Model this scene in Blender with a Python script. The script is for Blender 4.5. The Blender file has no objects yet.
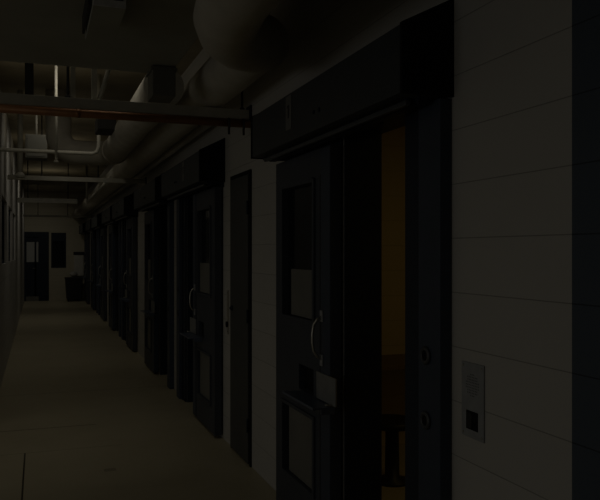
import bpy, bmesh, math, random
from mathutils import Vector, Matrix
random.seed(4)
S = bpy.context.scene
COL = S.collection
WX = 1.47            # face of the right wall
LX = -0.41           # face of the left wall
EY = 24.65           # face of the end wall
CZ = 3.5             # ceiling
EYE = 1.574

# ------------------------------------------------------------------ materials
def nodes(name):
    m = bpy.data.materials.new(name); m.use_nodes = True
    nt = m.node_tree
    return m, nt, nt.nodes['Principled BSDF']

def mat(name, c, rough=.6, metal=0.0, var=.12, scale=6.0, bump=.0, spec=.4):
    m, nt, b = nodes(name)
    tc = nt.nodes.new('ShaderNodeTexCoord')
    n = nt.nodes.new('ShaderNodeTexNoise'); n.inputs['Scale'].default_value = scale
    n.inputs['Detail'].default_value = 4
    nt.links.new(tc.outputs['Object'], n.inputs['Vector'])
    r = nt.nodes.new('ShaderNodeValToRGB')
    r.color_ramp.elements[0].position = .3; r.color_ramp.elements[1].position = .7
    r.color_ramp.elements[0].color = (*[x*(1-var) for x in c], 1)
    r.color_ramp.elements[1].color = (*[min(1, x*(1+var)) for x in c], 1)
    nt.links.new(n.outputs['Fac'], r.inputs['Fac'])
    nt.links.new(r.outputs['Color'], b.inputs['Base Color'])
    b.inputs['Roughness'].default_value = rough
    b.inputs['Metallic'].default_value = metal
    b.inputs['Specular IOR Level'].default_value = spec
    if bump:
        bp = nt.nodes.new('ShaderNodeBump'); bp.inputs['Strength'].default_value = bump
        bp.inputs['Distance'].default_value = .004
        n2 = nt.nodes.new('ShaderNodeTexNoise'); n2.inputs['Scale'].default_value = scale*6
        nt.links.new(tc.outputs['Object'], n2.inputs['Vector'])
        nt.links.new(n2.outputs['Fac'], bp.inputs['Height'])
        nt.links.new(bp.outputs['Normal'], b.inputs['Normal'])
    return m

def block_mat(name, c, axis, mortar=.62):
    """painted concrete block, courses 0.2032 m, joints as a groove"""
    m, nt, b = nodes(name)
    tc = nt.nodes.new('ShaderNodeTexCoord')
    sp = nt.nodes.new('ShaderNodeSeparateXYZ'); cb = nt.nodes.new('ShaderNodeCombineXYZ')
    nt.links.new(tc.outputs['Object'], sp.inputs[0])
    ad = nt.nodes.new('ShaderNodeMath'); ad.operation = 'ADD'; ad.inputs[1].default_value = 137.0; nt.links.new(sp.outputs[axis], ad.inputs[0]); nt.links.new(ad.outputs[0], cb.inputs['X']); nt.links.new(sp.outputs['Z'], cb.inputs['Y'])
    br = nt.nodes.new('ShaderNodeTexBrick')
    br.inputs['Scale'].default_value = 1; br.inputs['Brick Width'].default_value = 400.0; br.offset = 0.0
    br.inputs['Row Height'].default_value = .2032; br.inputs['Mortar Size'].default_value = .0022
    br.inputs['Mortar Smooth'].default_value = .4
    br.inputs['Color1'].default_value = (*c, 1); br.inputs['Color2'].default_value = (*[x*.97 for x in c], 1)
    br.inputs['Mortar'].default_value = (*[x*mortar for x in c], 1)
    nt.links.new(cb.outputs[0], br.inputs['Vector'])
    n = nt.nodes.new('ShaderNodeTexNoise'); n.inputs['Scale'].default_value = 2.2; n.inputs['Detail'].default_value = 5
    nt.links.new(tc.outputs['Object'], n.inputs['Vector'])
    mr = nt.nodes.new('ShaderNodeMapRange'); mr.inputs['To Min'].default_value = .92; mr.inputs['To Max'].default_value = 1.06
    nt.links.new(n.outputs['Fac'], mr.inputs['Value'])
    mx = nt.nodes.new('ShaderNodeVectorMath'); mx.operation = 'SCALE'
    nt.links.new(br.outputs['Color'], mx.inputs[0]); nt.links.new(mr.outputs[0], mx.inputs['Scale'])
    nt.links.new(mx.outputs[0], b.inputs['Base Color'])
    bp = nt.nodes.new('ShaderNodeBump'); bp.invert = True
    bp.inputs['Strength'].default_value = .5; bp.inputs['Distance'].default_value = .004
    nt.links.new(br.outputs['Fac'], bp.inputs['Height']); nt.links.new(bp.outputs['Normal'], b.inputs['Normal'])
    b.inputs['Roughness'].default_value = .55; b.inputs['Specular IOR Level'].default_value = .3
    return m

def floor_mat():
    m, nt, b = nodes('sealed_concrete_floor')
    L = nt.links
    tc = nt.nodes.new('ShaderNodeTexCoord')
    sp = nt.nodes.new('ShaderNodeSeparateXYZ'); L.new(tc.outputs['Object'], sp.inputs[0])
    def math_(op, a, bv=None):
        n = nt.nodes.new('ShaderNodeMath'); n.operation = op
        for i, v in enumerate((a, bv)):
            if v is None: continue
            if isinstance(v, (int, float)): n.inputs[i].default_value = v
            else: L.new(v, n.inputs[i])
        return n.outputs[0]
    def line(o, pos, w): return math_('LESS_THAN', math_('ABSOLUTE', math_('SUBTRACT', o, pos)), w)
    X, Y = sp.outputs['X'], sp.outputs['Y']
    j1 = math_('MULTIPLY', line(X, -.096, .006), math_('LESS_THAN', Y, 6.03))
    j2 = math_('MULTIPLY', math_('MULTIPLY', line(Y, 6.03, .007), math_('LESS_THAN', X, .65)), .35)
    j3 = math_('MULTIPLY', math_('MULTIPLY', line(Y, 6.82, .012), math_('LESS_THAN', X, .5)), .6)
    j4 = math_('MULTIPLY', line(math_('FRACT', math_('DIVIDE', Y, 3.4)), .5, .004), math_('GREATER_THAN', Y, 8.0))
    j4 = math_('MULTIPLY', j4, .3)
    st = math_('MULTIPLY', math_('MULTIPLY', line(X, .489, .042), line(Y, 5.36, .035)), .4)
    j4 = math_('MAXIMUM', j4, st)
    j = math_('MAXIMUM', math_('MAXIMUM', j1, j2), math_('MAXIMUM', j3, j4))
    n = nt.nodes.new('ShaderNodeTexNoise'); n.inputs['Scale'].default_value = 1.3; n.inputs['Detail'].default_value = 6
    n.inputs['Roughness'].default_value = .6
    L.new(tc.outputs['Object'], n.inputs['Vector'])
    r = nt.nodes.new('ShaderNodeValToRGB')
    r.color_ramp.elements[0].position = .3; r.color_ramp.elements[0].color = (.39, .345, .235, 1)
    r.color_ramp.elements[1].position = .72; r.color_ramp.elements[1].color = (.46, .412, .288, 1)
    L.new(n.outputs['Fac'], r.inputs['Fac'])
    mx = nt.nodes.new('ShaderNodeMix'); mx.data_type = 'RGBA'
    L.new(j, mx.inputs['Factor']); L.new(r.outputs['Color'], mx.inputs['A']); mx.inputs['B'].default_value = (.06, .05, .035, 1)
    L.new(mx.outputs['Result'], b.inputs['Base Color'])
    b.inputs['Roughness'].default_value = .42; b.inputs['Specular IOR Level'].default_value = .25
    return m

def glass_mat(name, tint, rough=.08, alpha=.35):
    m, nt, b = nodes(name)
    b.inputs['Base Color'].default_value = (*tint, 1); b.inputs['Roughness'].default_value = rough
    b.inputs['Alpha'].default_value = alpha
    n = nt.nodes.new('ShaderNodeTexNoise'); n.inputs['Scale'].default_value = 3
    mr = nt.nodes.new('ShaderNodeMapRange'); mr.inputs['To Min'].default_value = rough; mr.inputs['To Max'].default_value = rough*2
    nt.links.new(n.outputs['Fac'], mr.inputs['Value']); nt.links.new(mr.outputs[0], b.inputs['Roughness'])
    return m

CREAM = (.50, .485, .45)
M = dict(
    block=block_mat('cream_painted_block', CREAM, 'Y'),
    block_end=block_mat('cream_painted_block_end', (.52, .475, .36), 'X'),
    block_blue=block_mat('navy_painted_block', (.075, .095, .125), 'Y', .45),
    cellblock=block_mat('ochre_painted_block', (.50, .42, .26), 'X', .8),
    cellblock_side=block_mat('ochre_painted_block_side', (.50, .42, .26), 'Y', .8),
    floor=floor_mat(),
    ceiling=mat('grey_brown_deck', (.30, .26, .18), .9, var=.2, scale=2),
    steel=mat('navy_painted_steel', (.043, .056, .084), .45, var=.06, scale=9, spec=.35),
    steel_dark=mat('dark_navy_painted_steel', (.017, .024, .038), .5, var=.06, scale=9, spec=.25),
    header=mat('charcoal_painted_steel', (.052, .058, .062), .5, var=.06, scale=7, spec=.3),
    lockring=mat('dull_lock_steel', (.07, .075, .08), .4, .2),
    rail=mat('worn_rail_steel', (.075, .082, .09), .4, .2, var=.1),
    leaf=mat('slate_painted_door', (.054, .061, .076), .5, var=.06, scale=8, spec=.3),
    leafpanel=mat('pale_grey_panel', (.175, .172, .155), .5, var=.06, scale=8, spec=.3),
    plate=mat('brushed_plate', (.31, .32, .33), .4, .0, var=.08, scale=20),
    chrome=mat('worn_chrome', (.45, .44, .40), .32, .8, var=.06, scale=20),
    black=mat('matte_black', (.006, .006, .007), .7, var=.1, spec=.2),
    tray=mat('tray_steel', (.085, .105, .15), .35, .0, var=.06, scale=14),
    glass=glass_mat('dark_glazing', (.014, .017, .020), .06, .8),
    paleglass=glass_mat('pale_wired_glass', (.50, .50, .48), .3, .9),
    chase=mat('olive_grey_door', (.070, .073, .070), .5, var=.06, scale=8, spec=.3),
    numplate=mat('pale_number_plate', (.16, .16, .155), .5, var=.05),
    latch=mat('scuffed_latch_steel', (.21, .215, .21), .45, .0, var=.1, scale=20),
    switchplate=mat('painted_switch_plate', (.30, .285, .24), .5, var=.05),
    digit=mat('dark_numeral', (.03, .03, .03), .6),
    duct=mat('canvas_duct_wrap', (.50, .47, .40), .8, var=.10, scale=5, bump=.5, spec=.15),
    sheet=mat('dull_sheet_metal', (.36, .36, .315), .7, .0, var=.07, scale=3, spec=.2),
    sheet_pale=mat('pale_sheet_metal', (.55, .55, .56), .55, .0, var=.14, scale=22, spec=.3),
    stub=mat('dark_sheet_metal', (.17, .165, .14), .7, .0, var=.07, scale=3, spec=.2),
    strut=mat('galvanised_strut', (.46, .44, .37), .5, .0, var=.08, scale=12),
    copper=mat('dull_copper', (.30, .135, .05), .45, .3, var=.15, scale=10),
    rod=mat('dark_rod', (.035, .033, .03), .6, .2),
    concrete=mat('cell_concrete', (.22, .20, .17), .8, var=.1),
    bin=mat('black_plastic', (.014, .014, .014), .5, var=.1),
    paper=mat('pale_bag', (.42, .41, .38), .7, var=.12, scale=25),
    cabinet=mat('pale_enamel', (.56, .54, .48), .5, var=.05),
    bunk=mat('dark_ochre_steel', (.16, .11, .05), .5, var=.08),
    plaster=mat('off_white_plaster', (.55, .53, .47), .8, var=.06, scale=3),
)

# ------------------------------------------------------------------ mesh helpers
class MB:
    def __init__(s): s.bm = bmesh.new()
    def box(s, x0, x1, y0, y1, z0, z1, mi=0, bev=0.0):
        x0, x1 = sorted((x0, x1)); y0, y1 = sorted((y0, y1)); z0, z1 = sorted((z0, z1))
        vs = [s.bm.verts.new(p) for p in ((x0,y0,z0),(x1,y0,z0),(x1,y1,z0),(x0,y1,z0),(x0,y0,z1),(x1,y0,z1),(x1,y1,z1),(x0,y1,z1))]
        fs = [s.bm.faces.new([vs[i] for i in q]) for q in ((0,3,2,1),(4,5,6,7),(0,1,5,4),(1,2,6,5),(2,3,7,6),(3,0,4,7))]
        for f in fs: f.material_index = mi
        if bev:
            es = list({e for f in fs for e in f.edges})
            bmesh.ops.bevel(s.bm, geom=es, offset=bev, segments=2, affect='EDGES', profile=.6)
        return s
    def prism(s, prof, y0, y1, mi=0, bev=0.0):
        """closed xz profile swept along y"""
        a = [s.bm.verts.new((x, y0, z)) for x, z in prof]; b = [s.bm.verts.new((x, y1, z)) for x, z in prof]
        n = len(prof); fs = [s.bm.faces.new(a), s.bm.faces.new(b[::-1])]
        for i in range(n): fs.append(s.bm.faces.new((a[i], b[i], b[(i+1) % n], a[(i+1) % n])))
        for f in fs: f.material_index = mi
        if bev:
            es = list({e for f in fs for e in f.edges})
            bmesh.ops.bevel(s.bm, geom=es, offset=bev, segments=2, affect='EDGES', profile=.6)
        return s
    def tube(s, path, r, seg=14, cap=True):
        path = [Vector(p) for p in path]; n = len(path)
        rs = r if isinstance(r, (list, tuple)) else [r]*n
        tang = []
        for i in range(n):
            t = path[min(i+1, n-1)] - path[max(i-1, 0)]; tang.append(t.normalized())
        u = tang[0].orthogonal().normalized(); rings = []
        for i in range(n):
            u = (u - tang[i]*u.dot(tang[i])).normalized(); v = tang[i].cross(u)
            rings.append([s.bm.verts.new(path[i] + (u*math.cos(2*math.pi*k/seg) + v*math.sin(2*math.pi*k/seg))*rs[i]) for k in range(seg)])
        for i in range(n-1):
            for k in range(seg):
                f = s.bm.faces.new((rings[i][k], rings[i][(k+1) % seg], rings[i+1][(k+1) % seg], rings[i+1][k])); f.smooth = True
        if cap:
            s.bm.faces.new(rings[0][::-1]); s.bm.faces.new(rings[-1])
        return s
    def lathe(s, prof, centre, axis='Z', seg=24):
        """prof: (radius, height) list"""
        rings = []
        for r, h in prof:
            ring = []
            for k in range(seg):
                a = 2*math.pi*k/seg; c, d = r*math.cos(a), r*math.sin(a)
                p = {'Z': (c, d, h), 'X': (h, c, d), 'Y': (c, h, d)}[axis]
                ring.append(s.bm.verts.new(Vector(p) + Vector(centre)))
            rings.append(ring)
        for i in range(len(rings)-1):
            for k in range(seg):
                f = s.bm.faces.new((rings[i][k], rings[i][(k+1) % seg], rings[i+1][(k+1) % seg], rings[i+1][k])); f.smooth = True
        s.bm.faces.new(rings[0][::-1]); s.bm.faces.new(rings[-1])
        return s
    def build(s, name, mats, parent=None, loc=(0, 0, 0)):
        bmesh.ops.recalc_face_normals(s.bm, faces=s.bm.faces)
        me = bpy.data.meshes.new(name); s.bm.to_mesh(me); s.bm.free()
        for m in (mats if isinstance(mats, list) else [mats]): me.materials.append(M[m])
        o = bpy.data.objects.new(name, me); COL.objects.link(o); o.location = loc
        if parent: o.parent = parent
        return o

def tag(o, label, cat, group=None):
    o['label'] = label; o['category'] = cat
    if group: o['group'] = group
    return o
def thing(name, loc, label, cat, group=None):
    o = bpy.data.objects.new(name, None); COL.objects.link(o); o.location = loc; o.empty_display_size = .1
    return tag(o, label, cat, group)
def struct(o): o['kind'] = 'structure'; return o
def copy_tree(o, parent=None):
    c = o.copy(); COL.objects.link(c)
    if parent: c.parent = parent
    for ch in list(o.children): copy_tree(ch, c)
    return c
def arc(c, r, a0, a1, n, ux, uy):
    c, ux, uy = Vector(c), Vector(ux), Vector(uy)
    return [c + ux*r*math.cos(a0+(a1-a0)*i/n) + uy*r*math.sin(a0+(a1-a0)*i/n) for i in range(n+1)]

# ------------------------------------------------------------------ the doors' rhythm along the right wall
# (base of the lock side, direction the door opens towards along the wall)
DOORS = [(2.32, 1), (7.88, -1), (8.23, 1), (13.43, -1), (13.65, 1), (18.78, -1), (19.10, 1), (24.45, -1)]
OPEN = sorted(tuple(sorted((b+d*.38, b+d*1.06))) for b, d in DOORS)

# ------------------------------------------------------------------ setting
struct(MB().box(-6.6, 4.5, -4, EY+2.5, -.15, 0).build('floor', 'floor'))
struct(MB().box(-6.6, WX+.2, -4, EY+2.5, CZ, CZ+.15).build('ceiling', 'ceiling'))
w = MB()
edges = [-4.0]
for a, b in OPEN: edges += [a, b]
edges.append(EY)
for i in range(0, len(edges), 2):
    y0, y1 = edges[i], edges[i+1]
    if i == 0:
        w.box(WX, WX+.2, y0, .62, 0, CZ); w.box(WX, WX+.2, .62, 1.71, 0, CZ, 1); w.box(WX, WX+.2, 1.71, y1, 0, CZ)
    else: w.box(WX, WX+.2, y0, y1, 0, CZ)
for a, b in OPEN: w.box(WX, WX+.2, a, b, 2.20, CZ)
struct(w.build('wall_right', ['block', 'block_blue']))
# left wall with three tall narrow windows
wins = [(9.35, 10.85), (11.5, 12.95), (13.5, 14.9)]
w = MB(); y = 7.0
for a, b in wins:
    w.box(LX-.2, LX, y, a, 0, CZ); w.box(LX-.2, LX, a, b, 0, 1.42); w.box(LX-.2, LX, a, b, 2.27, CZ); y = b
w.box(LX-.2, LX, y, EY, 0, CZ)
struct(w.build('wall_left', ['block']))
for i, (a, b) in enumerate(wins):
    f = MB()
    for p in ((a, a+.06, 1.42, 2.27), (b-.06, b, 1.42, 2.27), (a+.06, b-.06, 1.42, 1.48), (a+.06, b-.06, 2.21, 2.27), ((a+b)/2-.03, (a+b)/2+.03, 1.48, 2.21)):
        f.box(LX-.15, LX-.03, *p)
    fr = struct(f.build('window_%d' % (i+1), 'steel_dark'))
    MB().box(LX-.12, LX-.10, a+.06, b-.06, 1.48, 2.21).build('glass_pane', 'glass', fr)
# end wall with a doorway and an observation window
w = MB()
w.box(LX-.2, -.42, EY, EY+.2, 0, CZ)
w.box(-.42, .33, EY, EY+.2, 2.22, CZ)
w.box(.33, .40, EY, EY+.2, 0, CZ)
w.box(.40, .86, EY, EY+.2, 0, 1.06); w.box(.40, .86, EY, EY+.2, 2.20, CZ)
w.box(.86, WX+.2, EY, EY+.2, 0, CZ)
struct(w.build('wall_end', ['block_end']))
# room beyond the end wall, dark
struct(MB().box(-2.2, 2.2, EY+2.3, EY+2.5, 0, CZ).build('wall_back_room', ['block_end']))
d = struct(MB().box(-.42, -.36, EY-.02, EY+.12, 0, 2.22).box(.02, .33, EY-.02, EY+.12, 0, 2.22).box(-.36, .02, EY-.02, EY+.12, 2.06, 2.22).build('door_1', 'steel_dark'))
dl = MB()
for p in ((-.36, -.345, .16, 2.06), (-.105, -.05, .16, 2.06), (.01, .02, .16, 2.06)): dl.box(p[0], p[1], EY+.02, EY+.07, p[2], p[3])
dl.box(-.345, -.105, EY+.02, EY+.07, 1.90, 2.06); dl.box(-.05, .01, EY+.02, EY+.07, 1.90, 2.06)
dl.box(-.345, .01, EY+.02, EY+.07, .16, 1.25)
dl.build('door_leaf', 'steel_dark', d)
MB().box(-.345, -.105, EY+.035, EY+.055, 1.25, 1.90).build('vision_pane', 'paleglass', d)
MB().box(-.05, .01, EY+.035, EY+.055, 1.25, 1.90).build('side_pane', 'paleglass', d)
MB().box(-.36, .02, EY-.02, EY+.12, 0, .15).build('kick_plate', 'leafpanel', d)
MB().tube([(-.07, EY+.02, 1.05), (-.07, EY-.03, 1.05), (-.16, EY-.03, 1.05)], .012, 8).build('door_handle', 'chrome', d)
f = MB()
for p in ((.40, .44, 1.06, 2.20), (.82, .86, 1.06, 2.20), (.44, .82, 1.06, 1.10), (.44, .82, 1.94, 2.20)): f.box(p[0], p[1], EY-.01, EY+.1, p[2], p[3])
fr = struct(f.build('window_4', 'steel_dark'))
MB().box(.44, .82, EY+.03, EY+.05, 1.10, 1.94).build('glass_pane', 'glass', fr)
# dayroom on the left of the near part, and the wall behind the camera
struct(MB().box(-6.6, -6.4, -4, 7.0, 0, CZ).build('wall_dayroom', ['plaster']))
struct(MB().box(-6.4, WX+.2, -4.2, -4, 0, CZ).build('wall_rear', ['plaster']))
struct(MB().box(-6.4, LX-.2, 7.0, 7.2, 0, CZ).build('wall_return', ['plaster']))
# cells behind the right wall
struct(MB().box(4.3, 4.5, 0, EY+.2, 0, 2.75).build('wall_cell_back', ['cellblock_side']))
pw = MB()
for y in (1.3, 5.35, 8.055, 10.9, 13.54, 16.4, 18.94, 21.8, EY+.1): pw.box(WX+.2, 4.3, y-.1, y+.1, 0, 2.75)
struct(pw.build('wall_partition', ['cellblock']))
struct(MB().box(WX+.2, 4.5, 0, EY+.2, 2.75, 2.9).build('ceiling_cells', 'concrete'))

# ------------------------------------------------------------------ cell doors
def make_header(d):
    t = thing('door_header', (WX, 0, 0), '', 'door header')
    prof = [(0, 2.162), (-.215, 2.162), (-.215, 2.415), (0, 2.525)]
    MB().prism(prof, d*.04, d*2.00, bev=.004).build('housing', 'header', t)
    MB().prism([(0, 2.157), (-.220, 2.157), (-.220, 2.418), (0, 2.53)], d*.025, d*.042).build('end_plate', 'black', t)  # both end plates coloured black to carry the shade on the ends
    MB().prism([(0, 2.157), (-.220, 2.157), (-.220, 2.418), (0, 2.53)], d*2.00, d*2.015).build('end_plate', 'black', t)
    tr = MB().box(-.165, -.145, d*.10, d*1.92, 2.128, 2.150, bev=.005)
    tr.build('track_rail', 'rail', t)
    MB().box(-.012, 0, d*1.07, d*1.98, 2.12, 2.160).build('fascia', 'steel_dark', t)
    bk = MB()
    for k in range(5):
        u = .12 + k*.455; bk.box(-.15, -.02, d*u, d*(u+.04), 2.145, 2.164)
    bk.box(-.12, -.08, d*.08, d*1.95, 2.135, 2.164)
    bk.build('rail_bracket', 'steel_dark', t)
    p = MB().box(-.2185, -.215, d*1.255, d*1.345, 2.225, 2.405, bev=.001).build('number_plate', 'numplate', t)
    g = MB()   # a worn single stroke numeral, too dark to read
    u = 1.30
    g.box(-.220, -.2184, d*(u-.010), d*(u+.008), 2.285, 2.355); g.box(-.220, -.2184, d*(u-.010), d*(u+.020), 2.340, 2.355)
    g.build('numeral', 'digit', p)
    for uu in (.86, .93):
        MB().lathe([(.010, 0), (.010, -.005), (.005, -.008)], (-.215, d*uu, 2.25), 'X', 10).build('bolt', 'steel_dark', t)
    return t

def make_jamb(d):
    t = thing('door_jamb', (WX, 0, 0), '', 'door jamb')
    MB().box(-.052, .0, d*.04, d*.205, .0, 2.154, bev=.005).build('post', 'steel', t)
    MB().box(-.020, .0, d*.205, d*.375, .0, 2.155, bev=.004).box(-.032, -.018, d*.235, d*.26, 0, 2.15).build('stop', 'steel_dark', t)
    MB().box(.0, .205, d*.379, d*.395, 0, 2.187).build('reveal_lining', 'steel_dark', t)
    for z in (1.172, .920):
        c = (-.052, d*.142, z)
        ring = MB().lathe([(.036, 0), (.036, -.006), (.030, -.011), (.022, -.011), (.021, -.004)], c, 'X', 24).build('lock_cylinder', 'lockring', t)
        MB().lathe([(.020, -.004), (.019, -.009), (.010, -.010)], c, 'X', 18).box(-.063, -.061, c[1]-.002, c[1]+.002, z-.011, z+.011).build('keyway', 'black', ring)
    return t

def make_door(d):
    t = thing('cell_door', (WX, 0, 0), '', 'door')
    xf, xb = -.075, -.015           # front and back of the leaf
    a, b = 1.06, 1.95               # leading and trailing edge
    st = 1.195                      # inner edge of the leading stile
    def bx(mb, u0, u1, z0, z1, x0=xf, x1=xb, bev=0.0): return mb.box(x0, x1, d*u0, d*u1, z0, z1, 0, bev)
    lf = MB()
    wy0, wy1 = 1.30, 1.80           # windows between
    bx(lf, st, wy0, .03, 2.12); bx(lf, wy1, b, .03, 2.12)
    bx(lf, wy0, wy1, 1.95, 2.12); bx(lf, wy0, wy1, .94, 1.20); bx(lf, wy0, wy1, .67, .80); bx(lf, wy0, wy1, .03, .27)
    bx(lf, 1.53, wy1, .80, .94)
    lf.build('leaf', 'leaf', t)
    ch = MB(); bx(ch, a, st-.004, .03, 2.12, xf-.004, xb, .004); ch.build('leading_stile', 'steel', t)
    MB().box(xf-.003, xf+.02, d*(st-.006), d*(st+.006), .03, 1.98).build('stile_gap', 'black', t)
    # upper window: raised frame, dark glazing, pale panel imitating a reflection in its lower part
    fr = MB(); e = .028
    for u0, u1, z0, z1 in ((wy0-e, wy0, 1.18, 1.97), (wy1, wy1+e, 1.18, 1.97), (wy0, wy1, 1.95, 1.97+.006), (wy0, wy1, 1.18, 1.202)): bx(fr, u0, u1, z0, z1, xf-.012, xf+.004, .003)
    fr = fr.build('window_frame', 'leaf', t)
    g = MB(); bx(g, wy0, wy1, 1.202, 1.95, xf+.030, xf+.038); g.build('glazing', 'glass', fr)
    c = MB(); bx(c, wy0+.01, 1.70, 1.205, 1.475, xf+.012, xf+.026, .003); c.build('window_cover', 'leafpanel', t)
    # lower window: frame, pale panel coloured as a reflection, strip of dark glazing
    fr = MB()
    for u0, u1, z0, z1 in ((wy0-e, wy0, .25, .69), (wy1, wy1+e, .25, .69), (wy0, wy1, .67, .69), (wy0, wy1, .25, .272)): bx(fr, u0, u1, z0, z1, xf-.012, xf+.004, .003)
    fr = fr.build('lower_frame', 'leaf', t)
    c = MB(); bx(c, wy0+.002, wy1-.055, .272, .67, xf+.014, xf+.030, .003); c.build('lower_reflection', 'leafpanel', fr)
    c = MB(); bx(c, wy1-.055, wy1, .272, .67, xf+.032, xf+.040); c.build('glazing', 'glass', fr)
    # food pass: slot, latch plate past the leading edge, folded-down shelf
    s = MB(); bx(s, wy0, 1.53, .80, .94, xf+.035, xb+.001); s.build('slot_back', 'black', t)
    p = MB(); bx(p, .965, 1.225, .805, .945, xf-.014, xf-.004, .003); p.build('latch_plate', 'latch', t)
    sh = MB(); bx(sh, 1.00, 1.47, .790, .800, -.195, xf-.002, .002)
    bx(sh, 1.00, 1.47, .799, .803, -.195, -.190, .001); bx(sh, 1.00, 1.012, .765, .791, -.15, xf-.003); bx(sh, 1.458, 1.47, .765, .791, -.15, xf-.003)
    sh = sh.build('food_shelf', 'tray', t)
    h = MB(); h.tube([(xf, d*1.01, .80), (xf-.03, d*1.01, .808), (xf-.05, d*1.01, .81)], .006, 8); h.build('shelf_hinge', 'chrome', sh)
    # bow handle with its two feet
    u = 1.165
    pts = [(xf-.006, d*u, 1.235), (xf-.03, d*(u+.004), 1.222), (xf-.048, d*(u+.008), 1.195), (xf-.054, d*(u+.01), 1.15), (xf-.054, d*(u+.01), 1.10), (xf-.048, d*(u+.008), 1.06), (xf-.03, d*(u+.004), 1.032), (xf-.006, d*u, 1.018)]
    hn = MB().tube(pts, [.010, .008, .0075, .008, .008, .0075, .008, .010], 10).build('handle', 'chrome', t)
    ft = MB()
    for z in (1.24, 1.01): ft.box(xf-.012, xf-.003, d*(u-.018), d*(u+.018), z-.03, z+.03, 0, .004)
    ft.build('handle_foot', 'plate', hn)
    return t

kinds = {}
where = ['nearest the camera beside the wall intercom', 'second from the camera, past the service door',
         'third from the camera', 'fourth from the camera', 'fifth from the camera', 'sixth from the camera',
         'seventh from the camera', 'farthest from the camera, next to the end wall']
dl = ['nearest slate sliding cell door with chrome bow handle and food shelf', 'second sliding cell door from the camera, past the narrow service door',
      'third sliding cell door from the camera along the right wall', 'fourth sliding cell door from the camera along the right wall',
      'fifth sliding cell door from the camera along the right wall', 'sixth sliding cell door from the camera along the right wall',
      'seventh sliding cell door from the camera along the right wall', 'farthest sliding cell door, beside the end wall of the corridor']
for i, (b, d) in enumerate(DOORS):
    for kind, fn in (('h', make_header), ('j', make_jamb), ('d', make_door)):
        if (kind, d) not in kinds: o = kinds[(kind, d)] = fn(d)
        else: o = copy_tree(kinds[(kind, d)])
        o.location = (WX, b, 0)
        if kind == 'h': tag(o, 'charcoal track housing over the cell door ' + where[i], 'door header', 'track housings over the cell doors')
        if kind == 'j': tag(o, 'dark navy steel lock jamb of the cell door ' + where[i], 'door jamb', 'lock jambs of the cell doors')
        if kind == 'd': tag(o, dl[i], 'door', 'sliding cell doors on the right wall')
# dark steel lining of each opening's far side belongs to the wall
lin = MB()
for b, d in DOORS:
    lin.box(WX+.0, WX+.205, b+d*1.045, b+d*1.06, 0, 2.20)
    lin.box(WX+.0, WX+.205, b+d*.38, b+d*1.045, 2.187, 2.20)
struct(lin.build('trim_1', 'steel_dark'))

# narrow service door between the first two cell doors
t = thing('service_door', (WX, 5.36, 0), 'narrow olive grey service door between the two nearest cell doors', 'door')
MB().box(-.012, .0, -.29, -.262, 0, 2.18).box(-.012, 0, .262, .29, 0, 2.18).box(-.012, 0, -.262, .262, 2.15, 2.18).build('frame', 'black', t)
MB().box(-.022, -.0, -.258, .258, .015, 2.146, 0, .003).build('panel', 'chase', t)
MB().lathe([(.022, 0), (.022, -.006), (.014, -.010), (.013, -.018), (.008, -.022)], (-.022, .19, 1.13), 'X', 16).build('knob', 'steel_dark', t)
for z in (.3, 1.1, 1.9): MB().tube([(-.026, -.262, z-.05), (-.026, -.262, z+.05)], .008, 8).build('hinge', 'steel_dark', t)
# key switch plate on the strip of wall beside it
t = thing('key_switch', (WX, 5.765, 1.08), 'slim metal switch plate on the wall strip left of the service door', 'switch')
MB().box(-.006, 0, -.028, .028, -.18, .18, 0, .002).build('plate', 'switchplate', t)
MB().lathe([(.024, 0), (.024, -.012), (.014, -.014)], (-.006, 0, -.10), 'X', 16).build('key_barrel', 'black', t)
for z in (-.16, .16): MB().lathe([(.005, 0), (.004, -.002)], (-.006, 0, z), 'X', 8).build('screw', 'lockring', t)
# intercom
t = thing('intercom', (WX, 2.216, 1.04), 'grey metal intercom plate with a black button on the near block wall', 'intercom')
MB().box(-.006, 0, -.070, .070, -.135, .135, 0, .002).build('faceplate', 'plate', t)
g = MB()
for i in range(9):
    for j in range(9):
        y, z = (i-4)*.0095, .055+(j-4)*.0095
        if math.hypot(y, z-.055) < .041: g.lathe([(.0026, 0), (.002, -.0006)], (-.0061, y, z), 'X', 6)
g.build('speaker_grille', 'rail', t)
bt = MB().box(-.0085, -.005, -.036, .036, -.105, -.038, 0, .001).build('button_recess', 'black', t)
MB().box(-.012, -.008, -.004, .024, -.098, -.045, 0, .001).build('button', 'bin', bt)
for y in (-.058, .058):
    for z in (-.122, .122): MB().lathe([(.005, 0), (.004, -.002)], (-.006, y, z), 'X', 8).build('screw', 'chrome', t)

# ------------------------------------------------------------------ inside the nearest cell
t = thing('wall_desk', (2.6, 5.25, .70), 'dark steel desk shelf on the ochre wall inside the nearest cell', 'desk')
MB().box(-.55, .9, -.5, 0, 0, .04, 0, .005).build('top', 'bunk', t)
MB().prism([(-.5, 0), (-.47, 0), (-.47, -.4), (-.5, -.4)], -.4, 0).build('bracket', 'bunk', t)
MB().prism([(.8, 0), (.83, 0), (.83, -.4), (.8, -.4)], -.4, 0).build('bracket', 'bunk', t)
t = thing('stool', (2.28, 4.42, 0), 'dark round stool standing under the desk in the nearest cell', 'stool')
MB().lathe([(.15, .38), (.17, .39), (.17, .42), (.15, .43)], (0, 0, 0)).build('seat', 'bin', t)
MB().lathe([(.12, 0), (.12, .015), (.05, .03), (.045, .37), (.09, .385)], (0, 0, 0)).build('pedestal', 'bin', t)

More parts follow.
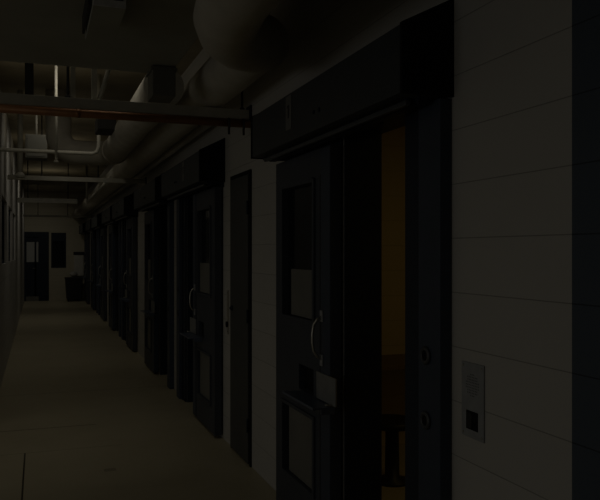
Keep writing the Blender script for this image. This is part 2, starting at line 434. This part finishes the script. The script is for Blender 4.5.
# ------------------------------------------------------------------ services under the ceiling
def trapeze(Y, x0, x1, z0, z1, rods, label, uprights=(), brace=None):
    t = thing('pipe_support', (x0, Y, z0), label, 'pipe support', 'cross channels carrying the pipes')
    h = z1-z0
    m = MB().box(0, x1-x0, -.022, .022, 0, h, 0, .003)
    m.build('channel', 'strut', t)
    for x in rods: MB().tube([(x-x0, 0, .0), (x-x0, 0, CZ-z0+.01)], .009, 8).lathe([(.018, h), (.018, h+.015)], (x-x0, 0, 0), 'Z', 6).build('hanger_rod', 'rod', t)
    for x, ww, zt, mm in uprights: MB().box(x-x0-ww/2, x-x0+ww/2, .03, .07, -.0, zt-z0).build('upright', mm, t)
    if brace: MB().tube([(brace[0]-x0, .05, h), (brace[1]-x0, .05, brace[2]-z0)], .016, 8).build('brace', 'strut', t)
    MB().box(x1-x0-.012, x1-x0, -.06, .06, 0, h+.03, 0, .002).build('wall_bracket', 'steel_dark', t)
    return t
trapeze(5.12, LX+.02, WX-.001, 2.545, 2.618, (.19, 1.41), 'long metal cross channel above the near cell doors, dark copper pipe under it',
        ((-.055, .055, CZ, 'rod'), (.225, .03, CZ, 'strut'), (.365, .035, CZ, 'strut')), (.395, .54, 3.1))
trapeze(10.55, LX+.02, WX-.001, 2.56, 2.622, (.05, .8), 'second cross channel from the camera, below the round duct elbow')
trapeze(16.0, LX+.02, .80, 2.60, 2.70, (-.2, .6), 'short third cross channel farther down the corridor')
trapeze(21.6, LX+.02, WX-.001, 2.56, 2.62, (0, .8), 'farthest cross channel just before the end wall')
t = tag(MB().tube([(LX+.02, 5.10, 2.514), (WX+.01, 5.10, 2.514)], .029, 12).build('copper_pipe', 'copper'), 'dark copper pipe slung beneath the nearest cross channel', 'pipe')
MB().tube([(.24, 0, 0), (.27, 0, 0)], .0305, 12).build('coupling', 'copper', t, (0, 5.10, 2.514))
for x in (1.30, 1.41): MB().tube([(x, -.01, .028), (x, -.033, .02), (x, -.034, -.02), (x, -.02, -.05), (x+.004, -.01, -.085)], .009, 8).build('pipe_hook', 'rod', t, (0, 5.10, 2.514))
tag(MB().tube([(LX+.02, 8.1, 2.64), (.55, 8.1, 2.64), (.60, 8.1, 2.66), (.62, 8.1, 2.72), (.62, 8.1, CZ+.01)], .022, 10).build('sprinkler_pipe', 'strut'), 'thin pale pipe crossing the corridor at left beyond the copper pipe', 'pipe')
# drops and boxes in the upper left, between the cross channels
tag(MB().tube([(-.20, 9.2, 2.5), (-.20, 9.2, CZ+.01)], .030, 10).lathe([(.05, 2.46), (.05, 2.5), (.03, 2.52)], (-.20, 9.2, 0)).build('drop_pipe', 'strut'), 'pale vertical drop pipe near the left wall', 'pipe')
tag(MB().tube([(.17, 7.6, 2.50), (.17, 7.6, CZ+.01)], .014, 10).lathe([(.022, 2.47), (.03, 2.475), (.006, 2.50), (.016, 2.51)], (.17, 7.6, 0)).build('sprinkler_drop', 'strut'), 'thin vertical sprinkler drop in the middle of the corridor ceiling', 'pipe')
t = thing('cable_box', (-.02, 9.9, 2.77), 'square metal cable box above the second cross channel', 'junction box')
MB().box(-.13, .13, -.15, .15, 0, .3, 0, .006).build('body', 'stub', t)
MB().box(-.11, .11, -.156, -.148, .02, .28, 0, .003).build('cover', 'stub', t)
MB().tube([(0, 0, .3), (0, 0, CZ-2.76)], .014, 8).build('conduit', 'strut', t)

# large rectangular trunk duct over the near part
t = thing('rectangular_duct', (.2, 2, 2.80), 'wide flat sheet metal duct filling the ceiling at upper left', 'duct')
MB().box(-.95, .66, -3.0, 3.0, 0, .42, 0, .006).build('body', 'sheet', t)
for x in (-.8, .6):
    MB().box(x-.012, x+.012, .6, .63, .42, CZ-2.79).build('hanger_strap', 'rod', t)
t = thing('duct_stub', (.78, 4.87, 2.60), 'short boxy duct stub hanging at the end of the wide flat duct', 'duct')
MB().box(-.075, .075, -.12, .12, 0, .198, 0, .005).build('body', 'stub', t)
MB().box(-.085, .085, -.13, .13, .17, .185).build('collar', 'stub', t)
# small pale-ended box slung below it
t = thing('damper_box', (.308, 3.65, 2.69), 'small box with a pale end plate slung under the flat duct', 'duct box')
MB().box(-.074, .074, -.26, .30, 0, .108, 0, .003).build('body', 'sheet', t)
e = MB().box(-.073, .073, -.266, -.258, .003, .106, 0, .002).build('end_plate', 'sheet_pale', t)
MB().box(.015, .060, -.269, -.265, .035, .085).build('data_sticker', 'leaf', e)
MB().box(-.092, -.080, -.22, .26, .02, .11).build('actuator_rod', 'rod', t)

# wrapped round duct above the door headers
path = [(1.2, 24.6, 2.78), (1.2, 12, 2.78), (1.2, 5.2, 2.78), (1.2, 4.1, 2.78)]
bend = [(1.195, 3.98, 2.768), (1.17, 3.85, 2.74), (1.12, 3.72, 2.70), (1.04, 3.60, 2.665), (.95, 3.50, 2.645), (.87, 3.38, 2.64), (.81, 3.2, 2.64), (.77, 2.9, 2.64), (.76, 2.5, 2.64), (.76, 1.0, 2.64), (.76, -3.0, 2.64)]
rs = [.155]*4 + [.156, .157, .157, .156, .155, .154, .153, .153, .153, .153, .153]
t = tag(MB().tube(path+bend, rs, 32).build('round_duct', 'duct'), 'long wrapped round duct running above the cell door housings', 'duct')
# second round duct with an elbow beyond the near channel
ex, ez = .86, 2.778
path2 = [(ex, 5.25, ez), (ex, 7.0, ez)] + arc((ex-.27, 8.85, ez), .27, 0, math.pi/2, 8, (1, 0, 0), (0, 1, 0)) \
    + arc((.45, 9.12, ez+.22), .22, 0, math.pi/2, 8, (0, 0, -1), (-1, 0, 0)) + [(.23, 9.12, CZ+.01)]
t = thing('elbow_duct', (ex, 6.6, ez), 'shorter round duct left of the long one, turning up in an elbow', 'duct')
off = (-ex, -6.6, -ez)
MB().tube(path2, .148, 28).build('pipe', 'duct', t, off)
MB().tube([(ex, 8.72, ez), (ex, 8.82, ez)], .160, 28).build('collar', 'duct', t, off)
MB().box(.55, .725, 7.3, 7.7, 2.78, 2.92, 0, .01).build('dark_casing', 'rod', t, off)
# thin pipe along the wall, far conduit
tag(MB().tube([(1.385, 5.9, 2.692), (1.385, 24.6, 2.692)], .04, 16).build('wall_pipe', 'duct'), 'thin wrapped pipe hugging the right wall below the round duct', 'pipe')
tag(MB().tube([(1.0, 10.8, 2.66), (1.0, 16.2, 2.66), (1.0, 16.28, 2.70), (1.0, 16.3, CZ+.01)], .026, 10).build('conduit', 'strut'), 'straight pale conduit running away behind the second cross channel', 'pipe')

# ------------------------------------------------------------------ things at the far end
t = thing('rubbish_bin', (1.08, 24.2, 0), 'black wheeled bin with a pale bag on top by the end wall', 'bin')
b = MB()
b.prism([(-.22, .07), (.22, .07), (.265, .72), (-.265, .72)], -.24, .24, bev=.015); b.build('body', 'bin', t)
MB().box(-.28, .28, -.26, .26, .72, .765, 0, .012).build('rim', 'bin', t)
for x in (-.17, .17):
    MB().lathe([(.05, -.02), (.06, -.015), (.06, .015), (.05, .02)], (x, -.17, .06), 'X', 16).build('wheel', 'black', t)
    MB().lathe([(.05, -.02), (.06, -.015), (.06, .015), (.05, .02)], (x, .17, .06), 'X', 16).build('wheel', 'black', t)
bag = bmesh.new(); bmesh.ops.create_icosphere(bag, subdivisions=3, radius=.12)
for v in bag.verts:
    n = v.co.normalized(); v.co *= 1+.16*math.sin(9*n.x+3*n.z)*math.cos(7*n.y); v.co.z *= .7
mb = MB(); mb.bm.free(); mb.bm = bag
tag(mb.build('paper_bag', 'paper', None, (1.07, 24.12, .862)), 'crumpled pale bag lying on the black bin', 'bag')
t = thing('wall_cabinet', (1.25, EY, .80), 'pale wall cabinet with a dark top above the bin on the end wall', 'cabinet')
MB().box(-.15, .15, -.14, 0, 0, .68, 0, .008).build('body', 'cabinet', t)
MB().box(-.165, .165, -.16, 0, .68, .78, 0, .006).build('lid', 'bin', t)
MB().box(-.12, .12, -.148, -.138, .06, .62, 0, .004).build('door', 'cabinet', t)

# ------------------------------------------------------------------ light
def area(name, loc, size, sy, power, rot, col=(1, 1, 1)):
    l = bpy.data.lights.new(name, 'AREA'); l.shape = 'RECTANGLE'; l.size = size; l.size_y = sy; l.energy = power; l.color = col
    o = bpy.data.objects.new(name, l); COL.objects.link(o); o.location = loc; o.rotation_euler = rot
    return o
R = math.radians
area('dayroom_window_light', (-6.3, 1.6, 1.3), 6.0, 1.6, 192, (R(90), 0, R(-90)), (1.0, .99, .95))
area('dayroom_fill_light', (-2.6, 2.6, 3.45), 2.4, 6.5, 108, (0, 0, 0), (1.0, .95, .82))  # unseen overhead fill, added to brighten the near floor
for y, p in ((5.3, 34), (7.4, 16), (9.5, 15), (10.95, 30), (13.6, 24), (17.0, 46), (22.2, 32)):
    o = area('corridor_fill_light', (.3, y, 3.40), .7, .4, p, (R(28), R(14), 0), (1.0, .94, .80))  # added fill without a fixture, its invisible back towards the camera
    o.data.spread = R(125)
for y, p in ((5.7, 6), (7.4, 10), (10.3, 9), (13.0, 9), (18.0, 9)):
    area('ceiling_fill_light', (.2, y, 2.95), .6, .2, p, (R(180), 0, 0), (1.0, .90, .68))  # upward fill added to lighten the ceiling, no lamp body
area('cell_light', (3.2, 3.0, 2.7), .6, .6, 38, (0, 0, 0), (1.0, .72, .26))
wd = bpy.data.worlds.new('World'); S.world = wd; wd.use_nodes = True
wd.node_tree.nodes['Background'].inputs[0].default_value = (.9, .9, 1, 1)
wd.node_tree.nodes['Background'].inputs[1].default_value = .02

# ------------------------------------------------------------------ camera
cam = bpy.data.cameras.new('Camera'); co = bpy.data.objects.new('Camera', cam); COL.objects.link(co)
cam.sensor_width = 36; cam.lens = 36*720/600; cam.clip_start = .05
co.location = (0, 0, EYE); co.rotation_euler = (R(90), 0, -math.atan2(262, 720))
cam.shift_y = 2/600
S.camera = co
S.view_settings.view_transform = 'Standard'; S.view_settings.look = 'None'
S.view_settings.gamma = 1; S.view_settings.use_curve_mapping = False
S.view_settings.exposure = -4.40
